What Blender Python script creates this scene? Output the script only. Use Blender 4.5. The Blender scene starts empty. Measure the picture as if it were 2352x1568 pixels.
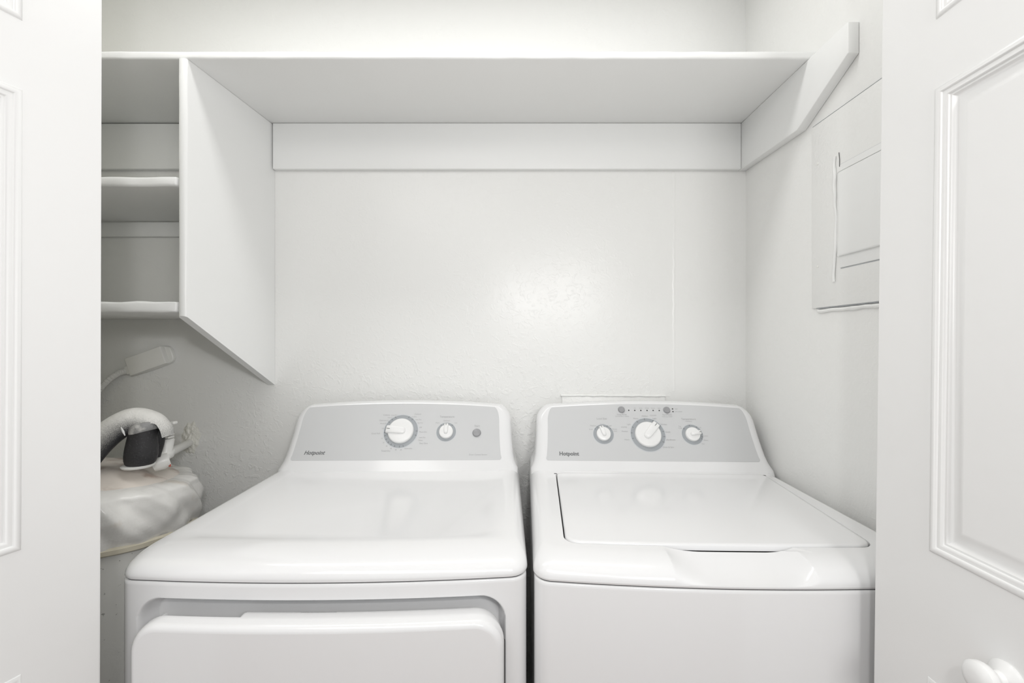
import bpy, bmesh, math, random
from mathutils import Vector, Matrix, noise
random.seed(4)
S = bpy.context.scene
COL = S.collection
PI = math.pi

# ------------------------------------------------------------------ camera, world, lights, exposure
CZ = 1.31
F = 1000.0
cam = bpy.data.cameras.new('camera')
co = bpy.data.objects.new('camera', cam)
COL.objects.link(co)
co.location = (0, 0, CZ)
co.rotation_euler = (PI/2, 0, 0)
cam.sensor_width = 36
cam.lens = 36*F/2352
cam.clip_start = 0.02
S.camera = co
S.view_settings.view_transform = 'Standard'
S.view_settings.look = 'None'
S.view_settings.gamma = 1
S.view_settings.exposure = -0.07

w = bpy.data.worlds.new('world'); S.world = w
w.use_nodes = True
bg = w.node_tree.nodes['Background']
bg.inputs[0].default_value = (0.95, 0.98, 1.0, 1)
bg.inputs[1].default_value = 0.63

def area(name, loc, target, size, power, col=(1, 1, 1), sy=None):
    l = bpy.data.lights.new(name, 'AREA')
    l.energy = power; l.color = col; l.size = size
    if sy: l.shape = 'RECTANGLE'; l.size_y = sy
    o = bpy.data.objects.new(name, l); COL.objects.link(o)
    o.location = loc
    d = Vector(target)-Vector(loc)
    o.rotation_euler = d.to_track_quat('-Z', 'Y').to_euler()
    return o
area('bounce_flash_light', (0.46, -0.50, 1.66), (-0.30, 1.4, 1.5), 0.26, 5.8, (1.0, 0.995, 0.985))
area('camera_flash_light', (0.06, -0.20, 1.60), (-0.25, 1.4, 1.45), 0.06, 3.2, (1.0, 0.995, 0.985))
area('ceiling_bounce_light', (-0.45, -0.40, 2.42), (-0.1, 0.1, 0.8), 1.1, 10.0, (1.0, 0.99, 0.97), 0.8)  # no lamp here: flash bounced off the ceiling, set left for the right door
area('closet_fill_light', (-0.31, 0.86, 2.44), (-0.31, 0.86, 0), 1.7, 5.5, (1.0, 0.995, 0.985), 0.12)  # unseen fill strip added to brighten the upper wall, decks and left side


# ------------------------------------------------------------------ materials
def mat(name, col, rough=0.4, bump=None, spec=0.5, metal=0.0, mottled=None, coat=0.0, patches=False):
    """bump: list of (scale, strength, kind, lo, hi); mottled: (colour2, scale, lo, hi)"""
    m = bpy.data.materials.new(name); m.use_nodes = True
    nt = m.node_tree; b = nt.nodes['Principled BSDF']
    b.inputs['Base Color'].default_value = (*col, 1)
    b.inputs['Roughness'].default_value = rough
    b.inputs['Metallic'].default_value = metal
    b.inputs['Specular IOR Level'].default_value = spec
    b.inputs['Coat Weight'].default_value = coat
    b.inputs['Coat Roughness'].default_value = 0.08
    tc = nt.nodes.new('ShaderNodeTexCoord')
    def tex(scale, kind, detail=4.0):
        if kind == 'voronoi':
            t = nt.nodes.new('ShaderNodeTexVoronoi'); t.feature = 'DISTANCE_TO_EDGE'
            t.inputs['Scale'].default_value = scale
            dn = nt.nodes.new('ShaderNodeTexNoise'); dn.inputs['Scale'].default_value = scale*0.8
            mx = nt.nodes.new('ShaderNodeMix'); mx.data_type = 'VECTOR'; mx.inputs[0].default_value = 0.12
            nt.links.new(tc.outputs['Object'], dn.inputs['Vector'])
            nt.links.new(tc.outputs['Object'], mx.inputs[4]); nt.links.new(dn.outputs['Color'], mx.inputs[5])
            nt.links.new(mx.outputs[1], t.inputs['Vector'])
            return t.outputs['Distance']
        t = nt.nodes.new('ShaderNodeTexNoise')
        t.inputs['Scale'].default_value = scale; t.inputs['Detail'].default_value = detail
        if kind == 'warp': t.inputs['Distortion'].default_value = 1.6
        nt.links.new(tc.outputs['Object'], t.inputs['Vector'])
        return t.outputs['Fac']
    def ramp(src, lo, hi):
        r = nt.nodes.new('ShaderNodeMapRange'); r.interpolation_type = 'SMOOTHSTEP'
        r.inputs['From Min'].default_value = lo; r.inputs['From Max'].default_value = hi
        nt.links.new(src, r.inputs['Value']); return r.outputs['Result']
    prev = None
    for (sc, st, kind, lo, hi) in (bump or []):
        bn = nt.nodes.new('ShaderNodeBump'); bn.inputs['Strength'].default_value = st
        bn.inputs['Distance'].default_value = 0.004
        h_ = ramp(tex(sc, kind), lo, hi)
        if patches:      # the knife texture comes and goes in patches, heavier low on the wall
            mu = nt.nodes.new('ShaderNodeMath'); mu.operation = 'MULTIPLY'
            sp = nt.nodes.new('ShaderNodeSeparateXYZ'); nt.links.new(tc.outputs['Object'], sp.inputs[0])
            lowz = nt.nodes.new('ShaderNodeMapRange'); lowz.inputs['From Min'].default_value = 1.30; lowz.inputs['From Max'].default_value = 0.95
            lowz.inputs['To Min'].default_value = 0.12; lowz.inputs['To Max'].default_value = 1.0
            nt.links.new(sp.outputs['Z'], lowz.inputs['Value'])
            mu2 = nt.nodes.new('ShaderNodeMath'); mu2.operation = 'MULTIPLY'
            nt.links.new(ramp(tex(3.2, 'noise'), 0.28, 0.52), mu2.inputs[0]); nt.links.new(lowz.outputs['Result'], mu2.inputs[1])
            nt.links.new(h_, mu.inputs[0]); nt.links.new(mu2.outputs[0], mu.inputs[1]); h_ = mu.outputs[0]
        nt.links.new(h_, bn.inputs['Height'])
        if prev: nt.links.new(prev, bn.inputs['Normal'])
        prev = bn.outputs['Normal']
    if prev: nt.links.new(prev, b.inputs['Normal'])
    if mottled:
        c2, sc, lo, hi = mottled
        mx = nt.nodes.new('ShaderNodeMix'); mx.data_type = 'RGBA'
        mx.inputs[6].default_value = (*col, 1); mx.inputs[7].default_value = (*c2, 1)
        nt.links.new(ramp(tex(sc, 'noise', 6), lo, hi), mx.inputs[0])
        nt.links.new(mx.outputs[2], b.inputs['Base Color'])
    return m

WHITE = (0.887, 0.887, 0.870)
M = {}
M['wall'] = mat('wall_paint_textured', WHITE, 0.33, [(46, 0.10, 'warp', 0.48, 0.66), (150, 0.05, 'noise', 0.3, 0.7)])
M['wall_back'] = mat('wall_paint_heavy_texture', WHITE, 0.30, [(40, 0.34, 'warp', 0.53, 0.62), (15, 0.16, 'warp', 0.50, 0.66), (140, 0.06, 'noise', 0.3, 0.7)], patches=True)
M['wall_bounce'] = mat('wall_paint_bounce_tint', (0.86, 0.85, 0.72), 0.4, [(46, 0.10, 'warp', 0.48, 0.66)])  # unseen left wall, yellow chosen to tint the light bounced into the bay
M['ceiling'] = mat('ceiling_paint', (0.90, 0.90, 0.88), 0.7)
M['board'] = mat('board_paint', (0.89, 0.895, 0.885), 0.36, [(9, 0.05, 'noise', 0.3, 0.7), (160, 0.02, 'noise', 0.3, 0.7)])
M['door'] = mat('door_gloss_paint', (0.87, 0.87, 0.865), 0.30, [(30, 0.03, 'noise', 0.3, 0.7)])
M['floor'] = mat('floor_wood', (0.42, 0.30, 0.24), 0.4, None, 0.5, 0, ((0.34, 0.23, 0.17), 9, 0.35, 0.65))
M['enamel'] = mat('appliance_enamel', (0.84, 0.84, 0.845), 0.16, None, 0.5, 0, None, 0.3)
M['plastic'] = mat('knob_plastic', (0.86, 0.86, 0.855), 0.25)
M['fascia'] = mat('fascia_grey', (0.62, 0.625, 0.63), 0.35)
M['ring'] = mat('dial_ring_grey', (0.37, 0.39, 0.41), 0.35)
M['ringl'] = mat('dial_ring_pale', (0.58, 0.60, 0.62), 0.35)
M['button'] = mat('button_grey', (0.34, 0.34, 0.35), 0.35)
M['ink'] = mat('print_ink', (0.19, 0.195, 0.20), 0.5)
M['inkfaint'] = mat('print_ink_faint', (0.40, 0.405, 0.41), 0.5)
M['dark'] = mat('dark_marker', (0.03, 0.03, 0.03), 0.5)
M['cavity'] = mat('cavity_dark', (0.10, 0.10, 0.10), 0.7)
M['foam'] = None
M['wrap'] = mat('plastic_wrap', (0.88, 0.87, 0.845), 0.20, [(7, 0.35, 'noise', 0.3, 0.75), (30, 0.12, 'noise', 0.35, 0.7)], 0.6, 0, ((0.74, 0.66, 0.57), 9, 0.57, 0.72))
M['stained'] = mat('stained_jacket', (0.76, 0.70, 0.64), 0.35, [(22, 0.2, 'noise', 0.4, 0.7)], 0.5, 0, ((0.42, 0.33, 0.28), 13, 0.50, 0.68))
M['tank'] = mat('tank_enamel', (0.84, 0.84, 0.81), 0.35, [(18, 0.15, 'noise', 0.4, 0.7)], 0.5, 0, ((0.42, 0.41, 0.39), 90, 0.66, 0.72))
M['tape'] = mat('old_tape', (0.74, 0.69, 0.56), 0.4)
M['plaster'] = mat('rough_plaster', (0.87, 0.86, 0.80), 0.5, [(60, 0.35, 'warp', 0.4, 0.65)])
M['pipe'] = mat('painted_pipe', (0.85, 0.845, 0.82), 0.3)
M['black'] = mat('black_pipe', (0.035, 0.034, 0.036), 0.55, [(60, 0.15, 'noise', 0.3, 0.7)], 0.4, 0, ((0.07, 0.07, 0.075), 300, 0.55, 0.75))
M['rust'] = mat('red_wire', (0.55, 0.12, 0.08), 0.5)
M['conduit'] = mat('painted_conduit', (0.88, 0.875, 0.84), 0.35)

def foam_mat():      # black foam sleeve, over-sprayed with white paint from above
    m = mat('foam_sleeve', (0.06, 0.06, 0.065), 0.5, [(80, 0.2, 'noise', 0.3, 0.7)])
    nt = m.node_tree; b = nt.nodes['Principled BSDF']
    at = nt.nodes.new('ShaderNodeAttribute'); at.attribute_name = 'spray'
    tc = nt.nodes.new('ShaderNodeTexCoord')
    n = nt.nodes.new('ShaderNodeTexNoise'); n.inputs['Scale'].default_value = 520; n.inputs['Detail'].default_value = 4
    nt.links.new(tc.outputs['Object'], n.inputs['Vector'])
    a = nt.nodes.new('ShaderNodeMath'); a.operation = 'MULTIPLY_ADD'
    nt.links.new(n.outputs['Fac'], a.inputs[0]); a.inputs[1].default_value = 1.0; nt.links.new(at.outputs['Fac'], a.inputs[2])
    r = nt.nodes.new('ShaderNodeMapRange'); r.inputs['From Min'].default_value = 0.15; r.inputs['From Max'].default_value = 1.10
    nt.links.new(a.outputs[0], r.inputs['Value'])
    mx = nt.nodes.new('ShaderNodeMix'); mx.data_type = 'RGBA'
    mx.inputs[6].default_value = (0.05, 0.052, 0.058, 1); mx.inputs[7].default_value = (0.78, 0.77, 0.74, 1)
    nt.links.new(r.outputs['Result'], mx.inputs[0]); nt.links.new(mx.outputs[2], b.inputs['Base Color'])
    return m
M['foam'] = foam_mat()

# ------------------------------------------------------------------ helpers
def at(px, py, y):
    """world point seen at photo pixel (px,py) at distance y from the camera plane"""
    return Vector(((px-1176)/F*y, y, CZ-(py-784)/F*y))

def empty(name, loc, label=None, cat=None, group=None, kind=None, rz=0.0):
    o = bpy.data.objects.new(name, None); COL.objects.link(o)
    o.location = loc; o.rotation_euler = (0, 0, rz); o.empty_display_size = 0.05
    tag(o, label, cat, group, kind); return o

def tag(o, label=None, cat=None, group=None, kind=None):
    if label: o['label'] = label
    if cat: o['category'] = cat
    if group: o['group'] = group
    if kind: o['kind'] = kind
    return o

def off(parent):
    """offset of a part's own origin from world coordinates (before the thing's own turn)"""
    v = Vector((0, 0, 0))
    while parent: v += parent.location; parent = parent.parent
    return v

def link(name, me, m, parent=None, smooth=True, ang=35):
    o = bpy.data.objects.new(name, me); COL.objects.link(o)
    d = off(parent)
    if d.length > 0: me.transform(Matrix.Translation(-d))
    if parent: o.parent = parent
    for mm in (m if isinstance(m, (list, tuple)) else [m]): me.materials.append(mm)
    if smooth and len(me.polygons):
        me.polygons.foreach_set('use_smooth', [True]*len(me.polygons))
        me.set_sharp_from_angle(angle=math.radians(ang))
    me.update()
    return o

class MB:
    def __init__(s): s.v = []; s.f = []; s.mi = []; s.k = 0
    def add(s, vs, fs):
        n = len(s.v); s.v += [tuple(p) for p in vs]; s.f += [tuple(i+n for i in f) for f in fs]; s.mi += [s.k]*len(fs)
    def box(s, p, q, bev=0.0, seg=2, mtx=None):
        bm = bmesh.new()
        bmesh.ops.create_cube(bm, size=1)
        for v in bm.verts: v.co = Vector((p[i]+(v.co[i]+0.5)*(q[i]-p[i]) for i in range(3)))
        if bev > 0: bmesh.ops.bevel(bm, geom=bm.edges[:], offset=bev, segments=seg, profile=0.5, affect='EDGES')
        if mtx: bm.transform(mtx)
        bm.verts.index_update()
        s.add([v.co[:] for v in bm.verts], [[v.index for v in f.verts] for f in bm.faces]); bm.free()
    def loops(s, L, close0=True, close1=True, closed=True):
        n = len(L[0]); vs = [p for l in L for p in l]; fs = []
        for k in range(len(L)-1):
            for i in range(n if closed else n-1):
                j = (i+1) % n
                fs.append((k*n+i, k*n+j, (k+1)*n+j, (k+1)*n+i))
        if close0: fs.append(tuple(range(n-1, -1, -1)))
        if close1: fs.append(tuple((len(L)-1)*n+i for i in range(n)))
        s.add(vs, fs)
    def lathe(s, c, axis, prof, n=40):
        """prof: (radius, height) along axis from c"""
        ax = Vector(axis).normalized(); a = ax.orthogonal().normalized(); b = ax.cross(a)
        L = [[Vector(c)+ax*h+(a*math.cos(2*PI*i/n)+b*math.sin(2*PI*i/n))*max(r, 1e-5) for i in range(n)] for r, h in prof]
        s.loops(L)
    def tube(s, pts, rad, n=14, caps=True):
        pts = [Vector(p) for p in pts]; L = []
        t = (pts[1]-pts[0]).normalized(); a = t.orthogonal().normalized()
        for i, p in enumerate(pts):
            t = (pts[min(i+1, len(pts)-1)]-pts[max(i-1, 0)]).normalized()
            a = (a-t*a.dot(t)).normalized(); b = t.cross(a)
            r = rad(i/(len(pts)-1)) if callable(rad) else rad
            L.append([p+(a*math.cos(2*PI*k/n)+b*math.sin(2*PI*k/n))*r for k in range(n)])
        s.loops(L, caps, caps)
    def build(s, name, m, parent=None, smooth=True, ang=35, bump=None):
        me = bpy.data.meshes.new(name); me.from_pydata(s.v, [], s.f)
        if any(s.mi):
            me.polygons.foreach_set('material_index', s.mi)
        bm = bmesh.new(); bm.from_mesh(me)
        bmesh.ops.recalc_face_normals(bm, faces=bm.faces[:]); bm.to_mesh(me); bm.free()
        return link(name, me, m, parent, smooth, ang)

def spline(P, n=10):
    P = [Vector(p) for p in P]; Q = [P[0]*2-P[1]]+P+[P[-1]*2-P[-2]]; out = []
    for i in range(1, len(Q)-2):
        for k in range(n):
            t = k/n; a, b, c, d = Q[i-1:i+3]
            out.append(0.5*((2*b)+(c-a)*t+(2*a-5*b+4*c-d)*t*t+(3*b-a-3*c+d)*t*t*t))
    out.append(P[-1]); return out

def sst(a, b, x):
    t = max(0, min(1, (x-a)/(b-a))); return t*t*(3-2*t)

# ------------------------------------------------------------------ the setting
XL, XR, YB, YF0, YF1, ZC = -1.45, 0.752, 1.40, 0.575, 0.68, 2.46
OL, OR, OH = -0.80, 0.655, 2.40      # door opening
def struct(name, mb, m, **k):
    o = mb.build(name, m, None, **k); o['kind'] = 'structure'; return o
b = MB(); b.box((XL-0.1, YB, 0), (XR+0.1, YB+0.1, ZC))
# painted-over vertical joint in the plasterboard
pts = []
for i in range(60):
    z = 1.15+i*(1.855-1.15)/59
    pts.append((z, (1548-1176)/F*YB + 0.001*math.sin(i*1.7)+0.0008*math.sin(i*0.6)))
L = []
for z, x in pts: L.append([(x-0.006, YB+0.0005, z), (x-0.002, YB-0.0009, z), (x+0.003, YB-0.0008, z), (x+0.006, YB+0.0005, z)])
b.loops(L, False, False, closed=False)
struct('wall_back', b, M['wall_back'])
b = MB(); b.box((XR, YF1, 0), (XR+0.1, YB, ZC)); struct('wall_right', b, M['wall'])
b = MB(); b.box((XL-0.1, YF1, 0), (XL, YB, ZC)); struct('wall_left', b, M['wall_bounce'])
b = MB()
b.box((-2.6, YF0, 0), (OL, YF1, ZC)); b.box((OR, YF0, 0), (2.6, YF1, ZC)); b.box((OL, YF0, OH), (OR, YF1, ZC))
struct('wall_front', b, M['wall'])
b = MB(); b.box((-2.6, -2.2, -0.05), (2.6, YB+0.1, 0)); struct('floor', b, M['floor'])
b = MB(); b.box((-2.6, -2.2, ZC), (2.6, YB+0.1, ZC+0.05)); struct('ceiling', b, M['ceiling'])
b = MB(); b.box((OL+0.005, 0.61, OH-0.03), (OR-0.005, 0.64, OH-0.0005), 0.002); struct('trim_1', b, M['door'])

# bifold doors --------------------------------------------------------
def make_leaf(name, width, parent, loc, ang, lean, flip, handle=None):
    """one leaf hinged at its far edge; flip=True puts the moulded face toward +x"""
    H = 2.03; r = 0.003; thick = 0.034; stile = 0.090
    panels = [(0.20, 0.846), (1.014, 1.634), (1.727, 1.93)]
    mb = MB()
    L = []
    for x, d in ((thick, 0.003), (thick-0.003, 0.0), (0.003, 0.0), (0.0008, 0.0008), (0.0, 0.003)):
        L.append([(x, -d, d), (x, -width+d, d), (x, -width+d, H-d), (x, -d, H-d)])
    mb.loops(L, True, False)
    def q(ya, yb, za, zb): mb.add([(0, ya, za), (0, yb, za), (0, yb, zb), (0, ya, zb)], [(0, 1, 2, 3)])
    pa, pb = -stile, -width+stile
    q(-r, pa, r, H-r); q(pb, -width+r, r, H-r)
    zs = [r]+[z for p in panels for z in p]+[H-r]
    for i in range(0, len(zs), 2): q(pa, pb, zs[i], zs[i+1])
    prof = [(0, 0), (0.0012, -0.0016), (0.0045, -0.0026), (0.0075, -0.0016), (0.0088, 0.0010), (0.0120, 0.0008), (0.0142, 0.0016),
            (0.0155, 0.0045), (0.0180, 0.0045), (0.0195, 0.0072), (0.0215, 0.0095), (0.0235, 0.0098), (0.0370, 0.0030), (0.0390, 0.0022), (0.0420, 0.0022)]
    for za, zb in panels:
        mb.loops([[(x, pa-d, za+d), (x, pb+d, za+d), (x, pb+d, zb-d), (x, pa-d, zb-d)] for d, x in prof], False, True)
    if flip: mb.v = [(-x, y, z) for x, y, z in mb.v]
    me_o = mb.build(name, M['door'], None, ang=48)
    me_o.parent = parent
    me_o.location = loc; me_o.rotation_euler = (0, lean, ang)
    return me_o

# right pair: inner leaf folded back square to the opening
d2 = empty('door_2', (0, 0, 0), kind='structure')
RX, RY = 0.567, 0.675
lo = make_leaf('door_leaf', 0.37, d2, (RX-0.0135*0.5, RY, 0.015), math.radians(-1.2), 0.0127, False)
ANG2 = math.radians(-1.2)
lo.location.x = RX-0.0170
lo2 = make_leaf('door_leaf', 0.37, d2, (RX+0.074, RY-0.012, 0.015), math.radians(2.5), 0.0, True)
b = MB()
kp = [(0.019, 0), (0.0195, 0.002), (0.017, 0.005), (0.0095, 0.009), (0.0085, 0.014), (0.011, 0.019), (0.0165, 0.023), (0.0185, 0.028), (0.0180, 0.033), (0.014, 0.037), (0.007, 0.0385), (0, 0.0388)]
kz = 0.930
b.lathe((0, 0, 0), (-1, 0, 0), kp, 32)
kn = b.build('door_knob', M['plastic'], None)
kn.parent = lo; kn.location = (0.0, -(RY-0.490), kz-0.015)
# left pair
d1 = empty('door_1', (0, 0, 0), kind='structure')
l1 = make_leaf('door_leaf', 0.37, d1, (-0.6395, 0.675, 0.015), math.radians(-17.5), 0.004, True)
l2 = make_leaf('door_leaf', 0.37, d1, (-0.74, 0.660, 0.015), math.radians(-7), 0.0, False)

# ------------------------------------------------------------------ shelving
def wob(p, s=1.0, f=18):    # slightly uneven hand-cut / painted edge
    n = noise.noise(Vector(p)*f); return n*s
def board(name, p, q, label, cat, group=None, bev=0.005, wobble=0.0012, mat_=None):
    bm = bmesh.new(); bmesh.ops.create_cube(bm, size=1)
    for v in bm.verts: v.co = Vector((p[i]+(v.co[i]+0.5)*(q[i]-p[i]) for i in range(3)))
    bmesh.ops.bevel(bm, geom=bm.edges[:], offset=bev, segments=3, profile=0.5, affect='EDGES')
    # cut along X so the edge can wander
    n = max(2, int((q[0]-p[0])/0.02))
    for i in range(1, n):
        x = p[0]+(q[0]-p[0])*i/n
        bmesh.ops.bisect_plane(bm, geom=bm.verts[:]+bm.edges[:]+bm.faces[:], plane_co=(x, 0, 0), plane_no=(1, 0, 0))
    for v in bm.verts:
        if v.co.y < p[1]+0.03:
            v.co.z += wob((v.co.x, v.co.z*3, 2), wobble); v.co.y += wob((v.co.x, v.co.z*3, 7), wobble)
    me = bpy.data.meshes.new(name); bm.to_mesh(me); bm.free()
    c = Vector(((p[0]+q[0])/2, (p[1]+q[1])/2, p[2]))
    o = link(name, me, mat_ or M['board'], None)
    me.transform(Matrix.Translation(-c)); o.location = c
    return tag(o, label, cat, group)

ZS = 2.003           # underside of the long shelf
SHF = 1.067          # its front edge
board('long_shelf', (XL+0.002, SHF, ZS), (0.7515, YB-0.001, ZS+0.0185), 'long white painted closet shelf running above both machines', 'shelf', bev=0.004)
# cleats
def prism(name, poly, axis, a0, a1, m, label, cat, bev=0.002, parent=None):
    """poly in the plane perpendicular to axis ('x': (y,z), 'y': (x,z))"""
    bm = bmesh.new()
    mk = (lambda a, p: (a, p[0], p[1])) if axis == 'x' else (lambda a, p: (p[0], a, p[1]))
    A = [bm.verts.new(mk(a0, p)) for p in poly]; B = [bm.verts.new(mk(a1, p)) for p in poly]
    bm.faces.new(A); bm.faces.new(B[::-1])
    for i in range(len(poly)):
        j = (i+1) % len(poly); bm.faces.new((A[i], B[i], B[j], A[j]))
    bmesh.ops.recalc_face_normals(bm, faces=bm.faces[:])
    if bev: bmesh.ops.bevel(bm, geom=bm.edges[:], offset=bev, segments=3, profile=0.5, affect='EDGES')
    me = bpy.data.meshes.new(name); bm.to_mesh(me)
    c = sum((v.co for v in bm.verts), Vector())/len(bm.verts); bm.free()
    o = link(name, me, m, parent)
    if not parent:
        me.transform(Matrix.Translation(-c)); o.location = c
        tag(o, label, cat)
    return o
zc0 = ZS-0.146
prism('shelf_cleat', [(-0.7585, zc0), (0.7265, zc0), (0.7265, ZS-0.0006), (-0.7585, ZS-0.0006)], 'y', YB-0.020, YB-0.0005, M['board'],
      'wide flat white batten on back wall under the long shelf, above the machines', 'shelf support')
prism('shelf_cleat', [(XL+0.002, zc0), (-0.7835, zc0), (-0.7835, ZS-0.0022), (XL+0.002, ZS-0.0022)], 'y', YB-0.020, YB-0.0005, M['board'],
      'white batten on back wall inside the left shelf bay, above the middle shelf', 'shelf support')
prism('shelf_cleat', [(YB-0.0005, zc0), (1.112, zc0-0.008), (0.942, 1.934), (0.942, ZS-0.0006), (YB-0.0005, ZS-0.0006)], 'x', 0.727, XR-0.0005, M['board'],
      'white batten on right wall carrying the shelf end, its nose cut diagonally', 'shelf support')
# divider: slightly out of square, with rounded front edge
def divider():
    sec = []     # (s along depth 0..1, half thickness)
    T = 0.0105
    for k in range(7):
        a = PI/2*k/6; sec.append((0.0095*(1-math.sin(a)) if False else 0.0095*(1-math.cos(a)), T*math.sin(a) if k else 0.0))
    # cross-section outline in plan: front nose then straight to the wall
    plan = []
    y0, y1 = SHF-0.004, YB-0.0008
    for k in range(-6, 7):
        a = PI/2*k/6
        plan.append((T*math.sin(a), y0+0.007*(1-math.cos(a))))
    plan.append((T, y1)); plan.append((-T, y1))
    def X(y): return -0.8065+(y-SHF)*(0.7725-0.8065+0.0)*-1/(YB-SHF)
    mb = MB()
    def zb(y): return 1.370+(y-SHF)/(YB-SHF)*(1.170-1.370)
    L = []
    for j in range(31):
        t = j/30; l = []
        for dx, y in plan:
            z = zb(y)*(1-t)+(ZS-0.0008)*t
            l.append((X(y)+dx+0.0006*noise.noise(Vector((y*9, z*11, dx*30))), y, z))
        L.append(l)
    mb.loops(L)
    o = mb.build('divider_panel', M['board'], None, ang=50)
    return tag(o, 'white upright board with slanted bottom hanging below the long shelf', 'divider')
divider()
board('short_shelf', (XL+0.002, SHF-0.001, 1.690), (-0.8205, YB-0.021, 1.7145), 'upper of two short white shelves left of the divider', 'shelf', 'short shelves in the left bay', bev=0.006, wobble=0.0028)
board('short_shelf', (XL+0.002, SHF-0.001, 1.3815), (-0.8215, YB-0.001, 1.408), 'lowest short white shelf left of the divider, above the water heater', 'shelf', 'short shelves in the left bay', bev=0.006, wobble=0.0028)
prism('shelf_cleat', [(XL+0.002, 1.690-0.047), (-0.7885, 1.690-0.047), (-0.7885, 1.6885), (XL+0.002, 1.6885)], 'y', YB-0.020, YB-0.0005, M['board'],
      'narrow white batten on back wall just under the upper short shelf', 'shelf support')

# ------------------------------------------------------------------ text
def text_geo(body, size, shear=0.0, bold=0.0):
    cu = bpy.data.curves.new('t', 'FONT'); cu.body = body; cu.size = size; cu.shear = shear
    cu.align_x = 'CENTER'; cu.align_y = 'CENTER'; cu.offset = bold; cu.resolution_u = 3
    o = bpy.data.objects.new('t', cu); COL.objects.link(o)
    dg = bpy.context.evaluated_depsgraph_get()
    me = bpy.data.meshes.new_from_object(o.evaluated_get(dg))
    vs = [v.co[:] for v in me.vertices]; fs = [tuple(p.vertices) for p in me.polygons]
    bpy.data.objects.remove(o); bpy.data.curves.remove(cu); bpy.data.meshes.remove(me)
    return vs, fs

# ------------------------------------------------------------------ washer / dryer shared builders
class Machine:
    """front runs along x from x0 to x1; yf = front of the bow at mid width; all coordinates before the thing's own turn"""
    def __init__(s, name, x0, x1, yf, bow, rz, label, cat):
        s.x0, s.x1, s.yf, s.bow = x0, x1, yf, bow
        s.cx = (x0+x1)/2; s.h = (x1-x0)/2
        s.piv = Vector((s.cx, yf, 0)); s.rz = rz
        s.root = empty(name, s.piv, label, cat, rz=rz)
    def front(s, x): return s.yf+s.bow*((x-s.cx)/s.h)**2
    # outline with fixed point layout; inset side/front/back
    def outline(s, r=0.03, nF=60, nC=8, nS=10, nB=20, yb=1.372, ins=0.0, x0=None, x1=None):
        x0 = s.x0 if x0 is None else x0; x1 = s.x1 if x1 is None else x1
        P = []; N = []
        yc = s.front(x0)+r*0.9
        # front, left to right
        for i in range(nF+1):
            x = x0+r+(x1-x0-2*r)*i/nF
            P.append((x, s.front(x))); N.append((0.0, -1.0))
        yR = s.front(x1-r)
        for i in range(1, nC+1):
            a = PI/2*i/nC
            P.append((x1-r+r*math.sin(a), yR+r*(1-math.cos(a)))); N.append((math.sin(a), -math.cos(a)))
        for i in range(1, nS+1):
            P.append((x1, yR+r+(yb-yR-r)*i/nS)); N.append((1.0, 0.0))
        for i in range(1, nB):
            P.append((x1+(x0-x1)*i/nB, yb)); N.append((1-2*i/nB, 0.0) if False else (0.0, 0.0))
        for i in range(0, nS+1):
            P.append((x0, yb+(yR+r-yb)*i/nS)); N.append((-1.0, 0.0))
        for i in range(1, nC):
            a = PI/2*(1-i/nC)
            P.append((x0+r-r*math.sin(a), yR+r*(1-math.cos(a)))); N.append((-math.sin(a), -math.cos(a)))
        return P, N
    def W(s, p):   # local (unturned) world -> true world
        d = Vector(p)-s.piv; d.rotate(Matrix.Rotation(s.rz, 3, 'Z')); return s.piv+d
    def on_plane(s, px, py, z0=0.96, y0=1.25, k=0.58):
        """where the ray through a photo pixel meets the slanted fascia, in unturned coordinates"""
        R = Matrix.Rotation(-s.rz, 3, 'Z')
        O = s.piv+R@(Vector((0, 0, CZ))-s.piv)
        D = R@Vector(((px-1176)/F, 1, -(py-784)/F))
        # y - y0 - k (z - z0) = 0
        t = -(O.y-y0-k*(O.z-z0))/(D.y-k*D.z)
        return O+D*t

K = 0.58
PN = Vector((0, -1, K)).normalized()       # fascia outward normal
PU = Vector((1, 0, 0)); PV = Vector((0, K, 1)).normalized()

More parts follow.
